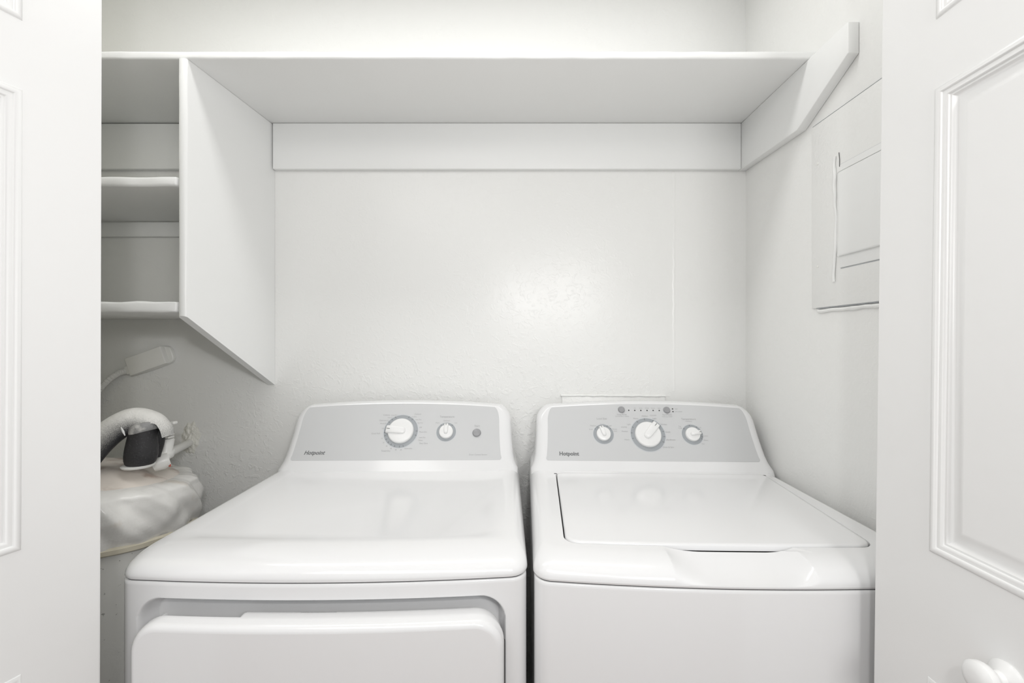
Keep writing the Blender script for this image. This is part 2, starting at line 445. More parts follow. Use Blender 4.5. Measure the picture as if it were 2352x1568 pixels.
def console(m, cx, fshift=0.0):
    side = [(0.345, 0.930), (0.345, 0.9445), (0.340, 0.952), (0.3355, 0.964), (0.332, 0.980), (0.330, 1.000), (0.328, 1.030), (0.327, 1.060)]
    r = 0.048; h = 0.327; zt = 1.112
    def crown(x): return zt+0.014*(1-(x/(h))**2)
    P = []
    for a, z in side: P.append((a, z))
    for i in range(0, 10):
        a = PI/2*i/10
        P.append((h-r+r*math.cos(a), zt-r+0.004+r*math.sin(a)))
    top = []
    n = 30
    for i in range(n+1):
        x = (h-r)*(1-2*i/n); top.append((x, crown(x)))
    P += top
    for a, z in reversed(P[:len(side)+10]): P.append((-a, z))
    # normals
    n = len(P); N = []
    for i in range(n):
        a = Vector(P[max(i-1, 0)]); c = Vector(P[min(i+1, n-1)]); t = (c-a).normalized()
        N.append((t.y, -t.x))
    def lay(fi, dep, flat=None, rs=0.028, rt=0.005):
        l = []
        for (x, z), (nx, nz) in zip(P, N):
            xx = x-nx*rs*fi; zz = z-nz*rt*fi if z > 1.0 else z
            y = 1.25+K*(zz-0.96)+dep if flat is None else flat
            l.append((cx+xx, y, zz))
        return l
    L = [[(x, y, z-0.012*sst(1.03, 1.10, z)) for x, y, z in lay(0, 0, flat=1.372)]]
    rr = 0.024
    for i in range(9):
        a = PI/2*i/8
        dep = rr*(1-math.sin(a))
        L.append(lay(1-math.cos(a), dep))
    # outer layer must not pass the back
    L = [[(x, min(y, 1.3715), z) for x, y, z in l] for l in L]
    mb = MB(); mb.loops(L)
    con = mb.build('console', M['enamel'], m.root, ang=40)
    # fascia: slightly proud grey sheet
    F0 = [(x+fshift, y, z) for x, y, z in lay(1, 0, rs=0.031, rt=0.0075)]
    zmin = 0.968; rc = 0.006
    pts = [p for p in F0 if p[2] > zmin+rc+0.002]
    # order: right side up, top, left side down
    xr = pts[0][0]+0.002; xl = pts[-1][0]-0.002
    poly = [(p[0], p[2]) for p in pts]
    for i in range(6):
        a = PI/2*i/5; poly.append((xl+rc-rc*math.cos(a), zmin+rc-rc*math.sin(a)))
    for i in range(6):
        a = PI/2*i/5; poly.append((xr-rc+rc*math.sin(a), zmin+rc-rc*math.cos(a)))
    def onp(x, z, d): 
        q = Vector((x, 1.25+K*(z-0.96), z)); return q+PN*d
    mb = MB(); mb.loops([[onp(x, z, -0.001) for x, z in poly], [onp(x, z, 0.0007) for x, z in poly]])
    fas = mb.build('control_panel', M['fascia'], m.root, ang=30)
    fas['label'] = 'pale grey control panel'
    return con, fas

def place_text(m, items, mb, d=0.0010):
    for body, px, py, size, shear, bold in items:
        c = m.on_plane(px, py)
        vs, fs = text_geo(body, size, shear, bold)
        mb.add([c+PU*v[0]+PV*v[1]+PN*d for v in vs], fs)

def knob(m, px, py, R, r, ptr_ang, ring_mat, ticks, name='control_knob', pale=False):
    """R ring radius, r knob radius, ptr_ang: degrees from up, clockwise; ticks: list of angles"""
    c = m.on_plane(px, py)
    k = MB()
    base = r
    # stepped cap
    k.lathe(c+PN*0.001, PN, [(base*1.02, 0), (base*1.03, 0.002), (base*1.0, 0.0065), (base*0.95, 0.0085), (base*0.90, 0.0090), (0, 0.0090)], 56)
    # pointer blade
    a = math.radians(ptr_ang)
    U = (PU*math.sin(a)+PV*math.cos(a)); V = PN.cross(U)
    Lb = r*1.16; wb = r*0.27
    sec = []
    L = []
    for t, wd, hh in ((-0.42, 0.35, 0.010), (-0.36, 0.70, 0.0140), (-0.22, 0.9, 0.0162), (0.1, 1.0, 0.0168), (0.6, 1.02, 0.0168), (1.0, 1.05, 0.0152), (1.12, 1.0, 0.013), (1.16, 0.9, 0.009)):
        l = []
        p = c+U*(t*r)
        for sx, sh in ((-1.15, 0.0), (-1.08, 0.6), (-0.95, 0.9), (-0.6, 1.0), (0.6, 1.0), (0.95, 0.9), (1.08, 0.6), (1.15, 0.0)):
            base_h = 0.004
            l.append(p+V*(sx*wb*wd)+PN*(base_h+(hh-base_h)*sh))
        L.append(l)
    k.loops(L)
    kn = k.build(name, M['plastic'], m.root, ang=40)
    # ring printed and moulded around the knob
    g = MB()
    g.lathe(c, PN, [(R, 0.0), (R, 0.0014), (R*0.985, 0.0018), (R*0.965, 0.0018), (R*0.95, 0.0013), (r*1.01, 0.0013), (r*0.98, 0.0)], 72)
    g.build('dial_ring', M['ring'], kn, ang=30)['label'] = 'grey dial ring'
    g = MB(); g.lathe(c, PN, [(R*1.05, 0.0004), (R*1.05, 0.0010), (R*1.0, 0.0012), (R*0.99, 0.0004)], 72)
    g.build('dial_rim', M['ringl'], kn, ang=30)['label'] = 'pale rim around the dial'
    for ang in ticks:
        t = MB()
        a2 = math.radians(ang); u = PU*math.sin(a2)+PV*math.cos(a2); v = PN.cross(u)
        p0, p1 = (r+0.55*(R-r)), R*1.0
        t.add([c+u*p0+v*0.0007+PN*0.0022, c+u*p1+v*0.0007+PN*0.0022, c+u*p1-v*0.0007+PN*0.0022, c+u*p0-v*0.0007+PN*0.0022], [(0, 1, 2, 3)])
        t.build('tick_mark', M['ink'], kn, smooth=False)
    mk = MB(); p = c+U*(r*0.80); q = c+U*(r*1.06)
    h = 0.0172
    w_ = 0.0006
    mk.add([p+V*w_+PN*h, q+V*w_+PN*(h-0.0012), q-V*w_+PN*(h-0.0012), p-V*w_+PN*h], [(0, 1, 2, 3)])
    mk.build('pointer_mark', M['dark'], kn, smooth=False)
    return kn

def cap_body(m, levels, yb=1.36, r=0.028, recess=None, nF=60):
    P, N = m.outline(r=r, yb=yb, nF=nF, x0=m.x0+0.002, x1=m.x1-0.002)
    L = []
    for z, ins in levels:
        l = []
        for (x, y), (nx, ny) in zip(P, N):
            d = recess(x, z) if (recess and ny < -0.99) else 0.0
            l.append((x-nx*ins, y-ny*ins+d, z))
        L.append(l)
    return L

def feet(m, zs=0.02):
    P, N = m.outline(r=0.028, yb=1.36, x0=m.x0+0.002, x1=m.x1-0.002)
    g_ = MB(); g_.loops([[shr(m, x, y, 0.0030, 0.0030)+(z,) for x, y in P] for z in (0.9050, 0.9072)])
    g_.build('seam_shade', M['cavity'], m.root)['label'] = 'dark strip standing for the shade in the seam between body and top'  # dark slab added so the seam reads as a shaded line
    for sx in (m.x0+0.06, m.x1-0.06):
        for yy in (m.yf+0.09, 1.30):
            b = MB(); b.lathe((sx, yy, 0.0), (0, 0, 1), [(0.018, 0), (0.018, 0.012), (0.010, 0.013), (0.010, 0.035)], 16)
            b.build('levelling_foot', M['cavity'], m.root)

ZSP = 0.908      # seam between body and top
# ================================================================== DRYER
D = Machine('clothes_dryer', -0.672, 0.028, 0.725, 0.017, 0.013,
            'white front-loading clothes dryer on the left, with the single large dial and start button', 'dryer')
rx0, rx1, rz1, rz0, rr_ = -0.634, -0.0095, 0.880, 0.20, 0.045
def rec(x, z):
    # rounded rectangle signed distance (inside positive)
    cx, cz = (rx0+rx1)/2, (rz0+rz1)/2
    dip = 0.0
    qx = abs(x-cx)-(rx1-rx0)/2+rr_; qz = abs(z-cz)-((rz1-rz0)/2-(dip if z > cz else 0))+rr_
    sd = math.hypot(max(qx, 0), max(qz, 0))+min(max(qx, qz), 0)-rr_
    return 0.034*sst(0.0, 0.014, -sd)
zz = [0.02]+[0.06+0.035*i for i in range(16)]
z = zz[-1]
while z < 0.70: z += 0.02; zz.append(z)
while z < 0.8995: z += 0.0018; zz.append(min(z, 0.8995))
lev = [(z, 0.0) for z in zz]+[(0.9034, 0.0004), (0.9048, 0.0014), (0.9054, 0.0030), (0.9055, 0.014)]
b = MB(); b.loops(cap_body(D, lev, recess=rec, nF=300)); b.build('body', M['enamel'], D.root, ang=45)
# top panel
def shr(m, x, y, a, f):
    return (m.cx+(x-m.cx)*(1-a/m.h), y+f*(1-(y-m.yf)/(1.372-m.yf)))
def top_panel(m, Af, As, H, groove=False, hole=None, scoop=None, nF=60):
    P, N = m.outline(r=0.034, nF=nF)
    L = []
    def ring(fa, z, extra=0.0):
        l = []
        for (x, y), (nx, ny) in zip(P, N):
            l.append(shr(m, x, y, As*fa, Af*fa)+(z,))
        return l
    L.append([shr(m, x, y, 0.004, 0.004)+(ZSP-0.001,) for (x, y) in P])
    L.append([shr(m, x, y, 0.001, 0.001)+(ZSP,) for (x, y) in P])
    for i in range(0, 15):
        a = PI/2*i/14
        L.append(ring((1-math.cos(a)), ZSP+0.003+H*math.sin(a)))
    return P, N, L
P, N, L = top_panel(D, 0.070, 0.024, 0.031)
# shallow pressed field in the deck
last = L[-1]
L.append([shr(D, x, y, 0.036, 0.018)+(z,) for x, y, z in last]); L.append([shr(D, x, y, 0.041, 0.023)+(z-0.0016,) for x, y, z in last])
b = MB(); b.loops(L); b.build('top_panel', M['enamel'], D.root, ang=45)
con, fas = console(D, D.cx+0.001, -0.006)

# door of the dryer
def plate(mb, x0, x1, z0, z1, r, layers, yfun, ztop=None, nc=12, nm=60, rows=14):
    L = []
    for ins, dy in layers:
        X0, X1, Z0, Z1, R = x0+ins, x1-ins, z0+ins, z1-ins, max(r-ins, 0.001)
        xs = [X0+R*(1-math.cos(PI/2*i/nc)) for i in range(nc)]+[X0+R+(X1-X0-2*R)*i/nm for i in range(nm+1)]+[X1-R*(1-math.cos(PI/2*i/nc)) for i in range(nc-1, -1, -1)]
        top = []; bot = []
        for x in xs:
            e = 0.0
            if x < X0+R: e = R-math.sqrt(max(R*R-(X0+R-x)**2, 0))
            elif x > X1-R: e = R-math.sqrt(max(R*R-(x-X1+R)**2, 0))
            zt = Z1-e
            if ztop: zt = ztop(x, zt)
            top.append((x, yfun(x)+dy, zt)); bot.append((x, yfun(x)+dy, Z0+e))
        L.append((top, bot))
    loops = [t+bb[::-1] for t, bb in L]
    mb.loops(loops, False, False)
    for t, bb in (L[0], L[-1]):
        G = []
        n = len(t)
        for k in range(rows+1):
            f = k/rows
            G += [tuple(t[i][c]*(1-f)+bb[i][c]*f for c in range(3)) for i in range(n)]
        mb.add(G, [(k*n+i, k*n+i+1, (k+1)*n+i+1, (k+1)*n+i) for k in range(rows) for i in range(n-1)])
def ftop(x, z): return z
dx0, dx1, dz1, dz0 = -0.612, -0.0135, 0.862, 0.215
mb = MB()
lay = [(0.0, 0.0), (0.0, -0.006), (0.0006, -0.010)]
for i in range(1, 9):
    a = PI/2*i/8; lay.append((0.0006+0.011*(1-math.cos(a)), -0.012-0.012*math.sin(a)))
plate(mb, dx0, dx1, dz0, dz1, 0.048, lay, lambda x: D.front(x)-0.018)
dd = mb.build('door', M['enamel'], D.root, ang=45)
mb = MB()
def notch(x, z):
    n = sst(-0.578, -0.572, x)-sst(-0.455, -0.443, x)
    return z-0.022*max(0, n)
plate(mb, dx0+0.006, dx1-0.004, dz0+0.004, dz1-0.001, 0.046, [(0.004, 0.0185), (0.0005, 0.016), (0.0, 0.013), (0.0, 0.0)], lambda x: D.front(x)-0.0175, ztop=notch, nm=160)
mb.build('door_liner', M['enamel'], dd, ang=45)
# dark strip seen down the hinge side gap
mb = MB()
xg = -0.0128
mb.box((xg-0.0009, D.front(xg)-0.002, 0.25), (xg+0.0009, D.front(xg)+0.012, 0.80), 0.0003)
mb.build('door_gap_strip', M['cavity'], dd)['label'] = 'dark strip in the door gap'
feet(D)

# controls
tk = [3+0*i for i in range(0)]
knob(D, 921, 990, 0.0500, 0.0375, -84, M['ring'], [-150, -136, -122, -108, -95, -54, -40, -26, 24, 40, 90, 106, 165, 178, -164])
knob(D, 1025, 992, 0.0285, 0.0205, 0, M['ring'], [-38, 38], name='temperature_knob')
def button(m, px, py, r, name='push_button', ribs=False):
    c = m.on_plane(px, py); b = MB()
    b.lathe(c, PN, [(r*1.12, 0), (r*1.12, 0.0012), (r*1.02, 0.0016), (r, 0.005), (r*0.9, 0.0062), (r*0.7, 0.0062), (r*0.62, 0.0055), (0, 0.0055)], 36)
    o = b.build(name, M['button'], m.root, ang=40); return o
button(D, 1095, 994, 0.0115, 'start_button')
def letter(m, parent, big, small):
    mb = MB(); place_text(m, big, mb); mb.build('logo', M['ink'], parent, smooth=False)
    for it in small:
        it = (it[0], it[1], it[2], it[3]*(0.86 if it[3] < 0.0075 else 0.95), it[4], it[5])
        mb = MB(); place_text(m, [it], mb); mb.build('lettering', M['inkfaint'], parent, smooth=False)
letter(D, fas, [('Hotpoint', 722, 1040, 0.0158, 0.28, 0.00045)], [
    ('Temperature', 1027, 957, 0.0088, 0, 0), ('Start', 1096, 978, 0.0088, 0, 0),
    ('More', 1005, 971, 0.0060, 0, 0), ('Optimum', 1026, 966, 0.0060, 0, 0), ('Less', 1047, 971, 0.0060, 0, 0),
    ('Dryer Control Sensor', 1098, 1044, 0.0068, 0, 0),
    ('Cottons', 888, 953, 0.0070, 0, 0), ('Less Dry', 898, 959, 0.0062, 0, 0), ('Optimum Dry', 884, 965.5, 0.0066, 0, 0), ('More Dry', 882, 972.5, 0.0066, 0, 0), ('Off', 880, 984, 0.0066, 0, 0),
    ('Quick Fluff', 863, 995.5, 0.0066, 0, 0), ('10', 877, 1007, 0.006, 0, 0), ('20', 881, 1016.5, 0.006, 0, 0), ('30', 888, 1024.5, 0.006, 0, 0), ('40', 898, 1030, 0.006, 0, 0),
    ('50', 909, 1033, 0.006, 0, 0), ('60', 921, 1033, 0.006, 0, 0), ('Timed Dry', 886, 1035.5, 0.0070, 0, 0), ('Dewrinkle', 938, 1030, 0.0062, 0, 0),
    ('Cool Down', 908, 953.5, 0.0058, 0, 0), ('Off', 927, 953.5, 0.0066, 0, 0), ('Cottons', 960, 951, 0.0070, 0, 0), ('More Dry', 949, 957, 0.0062, 0, 0), ('Less Dry', 961, 963.5, 0.0062, 0, 0),
    ('Damp Dry', 963, 971, 0.0060, 0, 0), ('Off', 966, 981.5, 0.0066, 0, 0), ('More Dry', 972, 992, 0.0066, 0, 0), ('Less Dry', 970, 1004.5, 0.0062, 0, 0), ('Damp', 966, 1011, 0.006, 0, 0), ('Easy Care', 973, 1018, 0.0070, 0, 0)])

# ================================================================== WASHER
Wm = Machine('washing_machine', 0.036, 0.720, 0.716, 0.018, -0.029,
             'white top-loading washing machine on the right, with three dials and a hinged lid', 'washing machine')
# turn about the front left corner rather than the middle
Wm.piv = Vector((0.036, 0.732, 0)); Wm.root.location = Wm.piv
lev = [(0.02, 0.0), (0.06, 0.0), (0.5, 0.0), (0.8995, 0.0), (0.9034, 0.0004), (0.9048, 0.0014), (0.9054, 0.0030), (0.9055, 0.014)]
b = MB(); b.loops(cap_body(Wm, lev)); b.build('body', M['enamel'], Wm.root, ang=45)
NF = 220
P, N, L = top_panel(Wm, 0.058, 0.024, 0.031, nF=NF)
zdeck = L[-1][0][2]
# lid opening outline matched point by point to the deck outline
hx0, hx1, hy0, hy1 = 0.094, 0.668, 0.790, 1.222
def hole(ins=0.0, rf=0.030, rb=0.018, nF=NF, nC=8, nS=10, nB=20):
    x0, x1, y0, y1 = hx0+ins, hx1-ins, hy0+ins, hy1-ins
    r = max(rf-ins, 0.002); Q = []
    fy = lambda x: y0+0.008*((x-Wm.cx)/Wm.h)**2
    for i in range(nF+1):
        x = x0+r+(x1-x0-2*r)*i/nF; Q.append((x, fy(x)))
    yR = fy(x1-r)
    for i in range(1, nC+1):
        a = PI/2*i/nC; Q.append((x1-r+r*math.sin(a), yR+r*(1-math.cos(a))))
    for i in range(1, nS+1): Q.append((x1, yR+r+(y1-rb-yR-r)*i/nS))
    # back with small corners
    bk = []
    for i in range(1, 5): a = PI/2*i/4; bk.append((x1-rb+rb*math.cos(a), y1-rb+rb*math.sin(a)))
    mid = nB-1-8
    for i in range(1, mid+1): bk.append((x1-rb+(x0-x1+2*rb)*i/(mid+1), y1))
    for i in range(0, 4): a = PI/2*i/4; bk.append((x0+rb-rb*math.sin(a), y1-rb+rb*math.cos(a)))
    Q += bk[:nB-1]
    for i in range(0, nS+1): Q.append((x0, y1-rb+(yR+r-y1+rb)*i/nS))
    for i in range(1, nC):
        a = PI/2*(1-i/nC); Q.append((x0+r-r*math.sin(a), yR+r*(1-math.cos(a))))
    out = []
    for x, y in Q:       # the lid narrows a little towards the front
        f = (y-hy0)/(hy1-hy0); xl = 0.0935+0.014*f; xr = 0.652+0.032*f
        out.append((xl+(x-hx0)/(hx1-hx0)*(xr-xl), y))
    return out
Q = hole()
assert len(Q) == len(P), (len(Q), len(P))
L.append([(x, y, zdeck) for x, y in Q])
L.append([(x, y, zdeck-0.002) for x, y in hole(0.0008)])
L.append([(x, y, zdeck-0.030) for x, y in hole(0.0015)])
sx0, sx1 = 0.268, 0.508
def scm(x):
    a = max(0, min(1, (x-0.270)/0.070)); c_ = max(0, min(1, (0.500-x)/0.050))
    f = lambda t: math.sin(PI/2*t)**0.85
    return f(a)*f(c_)
L2 = []
for k, l in enumerate(L):
    out = []
    for (x, y, z) in l:
        m_ = scm(x)
        if y < 0.83 and m_ > 0 and k < len(L)-1:
            yf = Wm.front(x)
            zs = 0.9125+min((y-yf)/0.074, 1.0)**1.5*0.0200
            if z > zs: z = z+(zs-z)*m_
        out.append((x, y, z))
    L2.append(out)
b = MB(); b.loops(L2, True, False)
b.build('top_panel', M['enamel'], Wm.root, ang=22)
b = MB(); b.loops([[(x, y, zdeck-0.034) for x, y in hole(-0.004)], [(x, y, zdeck-0.031) for x, y in hole(-0.004)]])
b.build('lid_gap_shade', M['cavity'], Wm.root)['label'] = 'dark sheet standing for the shade below the lid'  # dark sheet closing the lid opening, shade of the gap put into its colour
# lid
b = MB()
g = 0.0032
b.loops([[(x, y, zdeck-0.0085) for x, y in hole(g)], [(x, y, zdeck-0.001) for x, y in hole(g)], [(x, y, zdeck+0.0016) for x, y in hole(g+0.001)],
         [(x, y, zdeck+0.0028) for x, y in hole(g+0.0035)], [(x, y, zdeck+0.0030) for x, y in hole(g+0.008)]])
b.build('lid', M['enamel'], Wm.root, ang=45)
for hx in (0.103, 0.676):
    b = MB(); b.box((hx, hy1-0.010, zdeck-0.004), (hx+0.008, hy1-0.003, zdeck+0.0004), 0.001)
    b.build('hinge', M['cavity'], Wm.root)['label'] = 'dark lid hinge pin'
con2, fas2 = console(Wm, Wm.cx+0.006, 0.003)
knob(Wm, 1386, 997, 0.0295, 0.0205, -18, M['ring'], [-56, -38, 28, 52], name='load_size_knob')
knob(Wm, 1488, 998, 0.0500, 0.0375, 42, M['ring'], [-105, -84, -62, -34, -5, 26, 56, 78, 97, 118], name='cycle_knob')
knob(Wm, 1590, 998, 0.0300, 0.0205, 78, M['ring'], [-50, -8, 36, 86, 105, 118], name='temperature_knob')
button(Wm, 1427, 941, 0.0095); button(Wm, 1531, 942, 0.0095)
for px, py in [(1444, 942.2), (1457.8, 942.4), (1471.8, 942.6), (1486, 942.6), (1500, 942.6), (1514, 942.7), (1544.5, 939), (1545.5, 945.2)]:
    c = Wm.on_plane(px, py); b = MB(); b.lathe(c, PN, [(0.0020, 0), (0.0020, 0.0011), (0.0014, 0.0016), (0, 0.0018)], 16)
    b.build('indicator_light', M['dark'], Wm.root)
letter(Wm, fas2, [('Hotpoint', 1307, 1042, 0.0152, 0, 0.00060)], [
    ('Load Size', 1382, 961.5, 0.0085, 0, 0), ('Medium', 1362, 977.5, 0.0062, 0, 0), ('Large', 1383, 974, 0.0062, 0, 0), ('Super', 1400, 977.5, 0.0062, 0, 0), ('Small', 1357, 986, 0.0062, 0, 0), ('Power', 1412, 985.5, 0.0062, 0, 0), ('PreWash', 1411, 990, 0.0050, 0, 0),
    ('Deep Rinse', 1428, 952, 0.0072, 0, 0), ('Use with fabric softener', 1429, 956, 0.0050, 0, 0),
    ('Start/Pause', 1532, 952.5, 0.0072, 0, 0), ('Hold 3 sec Cancel', 1532, 956.8, 0.0048, 0, 0),
    ('Fill', 1457.8, 937.4, 0.0058, 0, 0), ('Soak', 1471.5, 937.4, 0.0058, 0, 0), ('Wash', 1485.5, 937.4, 0.0058, 0, 0), ('Rinse', 1499.5, 937.4, 0.0058, 0, 0), ('Spin', 1513.5, 937.4, 0.0058, 0, 0),
    ('Spin', 1553, 939, 0.0058, 0, 0), ('Lid Locked', 1558, 945.2, 0.0058, 0, 0),
    ('Medium', 1481, 955.5, 0.0068, 0, 0), ('COLORS', 1500, 954, 0.0058, 0, 0), ('Heavy', 1460, 961, 0.0068, 0, 0), ('Light', 1503, 961, 0.0068, 0, 0),
    ('Light', 1444, 974.5, 0.0068, 0, 0), ('WHITES', 1433, 981, 0.0058, 0, 0), ('Medium', 1435, 990.5, 0.0068, 0, 0), ('Heavy', 1440, 1009.5, 0.0068, 0, 0),
    ('Delicates', 1523, 974.5, 0.0072, 0, 0), ('Casuals', 1532, 992, 0.0072, 0, 0), ('Bulky/Sheets', 1539, 1010, 0.0070, 0, 0), ('Drain & Spin', 1535, 1027, 0.0072, 0, 0),
    ('Temperature', 1581, 962.5, 0.0085, 0, 0), ('Cold Rinse', 1581, 967.5, 0.0052, 0, 0), ('Cold', 1583, 974.8, 0.0060, 0, 0), ('Cool', 1606, 982, 0.0060, 0, 0), ('Tap', 1561, 979, 0.0060, 0, 0), ('Cold', 1562, 983.2, 0.0060, 0, 0),
    ('Colors', 1620, 1001, 0.0060, 0, 0), ('Warm', 1621, 1011, 0.0060, 0, 0), ('Hot', 1615, 1019.3, 0.0060, 0, 0)])
feet(Wm)

# ------------------------------------------------------------------ painted-over box cover behind the washer
r_ = empty('outlet_box_cover', at(1407, 1010, YB-0.001), 'painted-over rectangular cover on back wall, peeking above the washing machine console', 'cover plate')
x0, x1 = (1290-1176)/F*YB, (1526-1176)/F*YB; zt = CZ-(909-784)/F*YB
b = MB(); b.box((x0, YB-0.006, zt-0.20), (x1, YB-0.0004, zt), 0.0018); b.build('plate', M['wall'], r_)
b = MB(); pts = []
for i in range(50):
    t = i/49; pts.append((x0-0.003+(x1-x0+0.004)*t, YB-0.0045, zt+0.0025+0.0016*noise.noise(Vector((t*14, 3, 1)))-0.004*t*0.5))
b.tube(pts, lambda t: 0.0042+0.0016*noise.noise(Vector((t*22, 0, 5))), 10); b.build('paint_ridge', M['wall'], r_)

# ------------------------------------------------------------------ breaker panel on the right wall
r_ = empty('electrical_panel', (XR-0.001, 0.9, 1.39), 'painted-over electrical panel cover with inset door on right wall', 'electrical panel')
bx = XR-0.0004
b = MB(); b.box((bx-0.0045, 0.700, 1.392), (bx, 1.085, 1.842), 0.0012); b.build('cover_plate', M['wall'], r_)
# inner door with rolled lower edge
dy1, dy0, dzt, dzb = 0.995, 0.705, 1.712, 1.476
b = MB()
fl = bx-0.0045
b.box((fl-0.0016, dy0, dzb+0.0015), (fl+0.0005, dy1-0.005, dzt), 0.0006)
b.box((fl-0.0052, dy0+0.002, dzb+0.027), (fl+0.0003, dy1-0.001, dzt-0.016), 0.005, 4)
pd = b.build('door', M['board'], r_)
for p_, q_ in (((fl-0.0006, dy0, dzb-0.0008), (fl+0.0002, dy1-0.006, dzb+0.0008)), ((fl-0.0006, dy0, dzt-0.0002), (fl+0.0002, dy1-0.004, dzt+0.0006)),
               ((bx-0.0048, 0.72, 1.8418), (bx-0.001, 1.082, 1.8426)), ((bx-0.004, 0.72, 1.3900), (bx-0.0005, 1.070, 1.3918))):
    b = MB(); b.box(p_, q_); b.build('seam_gap', M['ring'], r_)['label'] = 'thin dark gap along the cover edge'
b = MB(); P_ = []
for i in range(60):
    t = i/59; z = 1.737-t*(1.737-1.448)
    P_.append((fl-0.0022-0.0006*math.sin(t*9), 1.0035+0.003*math.sin(t*PI*2.3+0.6)*(0.4+t)+0.003*noise.noise(Vector((t*9, 0, 0))), z))
b.tube(P_, lambda t: 0.0026+0.0012*math.sin(t*7)**2, 10); b.build('paint_strip', M['board'], r_)['label'] = 'peeling strip of paint along the panel door edge'
b = MB(); b.tube([(fl-0.0012, 0.9935, 1.741), (fl-0.0012, 0.9915, 1.725), (fl-0.0012, 0.9915, 1.708)], 0.0007, 8); b.build('slot', M['cavity'], r_)
for z in (1.744, 1.493):
    b = MB(); b.lathe((fl+0.0003, 1.064, z), (-1, 0, 0), [(0.0032, 0), (0.0032, 0.001), (0.0022, 0.0017), (0, 0.0018)], 16)
    b.build('screw', M['conduit'], r_)
b = MB(); P_ = []
for i in range(40):
    t = i/39; P_.append((bx-0.0008, 0.72+t*0.345, 1.384+0.0025*noise.noise(Vector((t*11, 2, 2)))))
b.tube(P_, lambda t: 0.0048+0.002*noise.noise(Vector((t*17, 1, 9))), 8); b.build('caulk_bead', M['wall'], r_)

# ------------------------------------------------------------------ small junction box with flexible conduit (left back wall)
c = at(340, 828, YB-0.02)
r_ = empty('junction_box', (c.x, YB-0.001, c.z), 'small tilted white junction box with ribbed conduit on back wall, under lowest short shelf', 'junction box')
R = Matrix.Translation((c.x, YB, c.z)) @ Matrix.Rotation(math.radians(-19.5), 4, 'Y')
def bxm(p, q, bev, mt): 
    b_ = MB(); b_.box(p, q, bev, 3, R); return b_
bxm((-0.062, -0.030, -0.029), (0.058, -0.006, 0.029), 0.0025, None).build('cover', M['conduit'], r_)
b = MB()
# rounded back plate showing past the cover
L = []
for y, s_ in ((-0.001, 1.0), (-0.011, 1.0), (-0.013, 0.96)):
    l = []
    for i in range(40):
        a = 2*PI*i/40; ca, sa = math.cos(a), math.sin(a)
        x = 0.066*(abs(ca)**0.45)*(1 if ca > 0 else -1)*s_+0.008; z = 0.031*(abs(sa)**0.55)*(1 if sa > 0 else -1)*s_
        l.append(tuple(R@Vector((x, y, z))))
    L.append(l)
b.loops(L); b.build('back_plate', M['conduit'], r_)
b = MB(); b.box((-0.074, -0.026, -0.021), (-0.060, -0.008, 0.006), 0.002, 2, R); b.build('connector', M['conduit'], r_)
cp = spline([R@Vector((-0.070, -0.017, -0.008)), at(272, 857, YB-0.02), at(245, 876, YB-0.022), at(222, 905, YB-0.024), at(205, 950, YB-0.024), at(190, 1040, YB-0.02)], 40)
b = MB(); b.tube(cp, lambda t: 0.0082+0.0012*math.sin(t*2*PI*44), 14); b.build('flexible_conduit', M['conduit'], r_, ang=60)
b = MB(); q = at(394, 818, YB); b.lathe((q.x, YB+0.0002, q.z), (0, -1, 0), [(0.0030, 0), (0.0030, 0.0022), (0, 0.0026)], 12)
tag(b.build('nail', M['cavity'], None), 'tiny dark nail head in back wall, right of the junction box', 'nail')

# ------------------------------------------------------------------ water heater
HC = Vector((-1.09, 1.10)); HR = 0.240
WH = empty('water_heater', (HC.x, HC.y, 0), 'white water heater with stained plastic-wrapped top, left of the dryer', 'water heater')
def ringpts(rad, zf, n=120, nz=0.0, sd=0, fr=6):
    out = []
    for i in range(n):
        a = 2*PI*i/n; ca, sa = math.cos(a), math.sin(a)
        rr = rad(a) if callable(rad) else rad
        z = zf(a) if callable(zf) else zf
        rr += nz*noise.noise(Vector((ca*fr, sa*fr, z*18+sd)))
        out.append((HC.x+rr*ca, HC.y+rr*sa, z))
    return out
# tilt so the near-left side sits higher
def tilt(a): return 0.030*(-(math.sin(a)*0.8)-math.cos(a)*0.6)
b = MB(); b.loops([ringpts(HR-0.012, 0.03), ringpts(HR-0.010, 0.05)]+[ringpts(HR-0.010, z, nz=0.003) for z in (0.2, 0.4, 0.6, 0.7, 0.8, 0.86)]+[ringpts(HR-0.03, 0.90)])
b.build('tank', M['tank'], WH)
for i in range(3):
    a = 2*PI*i/3+0.4; b = MB(); b.lathe((HC.x+0.18*math.cos(a), HC.y+0.18*math.sin(a), 0), (0, 0, 1), [(0.018, 0), (0.018, 0.035)], 16); b.build('foot', M['tank'], WH)
prof = []
L = []
K2 = 26
for k in range(K2+1):
    t = k/K2
    if t < 0.6:
        u = t/0.6; bul = 0.016*math.sin(PI*(u*0.86+0.05)); zz_ = 0.842+0.110*u; rad = HR-0.006+bul
        fold = 0.0055
    else:
        u = (t-0.6)/0.4; a_ = PI/2*u; rad = HR-0.006-0.05*(1-math.cos(a_))+0.006*(1-u); zz_ = 0.952+0.020*math.sin(a_)
        fold = 0.005
    def radf(a, rad=rad, zz_=zz_, fold=fold):
        # slanting gathers in the plastic
        s_ = math.sin(a*15+zz_*52+2.0*noise.noise(Vector((math.cos(a)*3, math.sin(a)*3, 1))))
        return rad+fold*(1.0*s_*abs(s_))+fold*1.2*noise.noise(Vector((math.cos(a)*5, math.sin(a)*5, zz_*22)))
    L.append(ringpts(radf, lambda a, zz_=zz_: zz_+tilt(a), n=260))
b = MB(); b.loops(L, True, False); b.build('plastic_wrap', M['wrap'], WH, ang=70)['label'] = 'crinkled white plastic wrap'
L = []
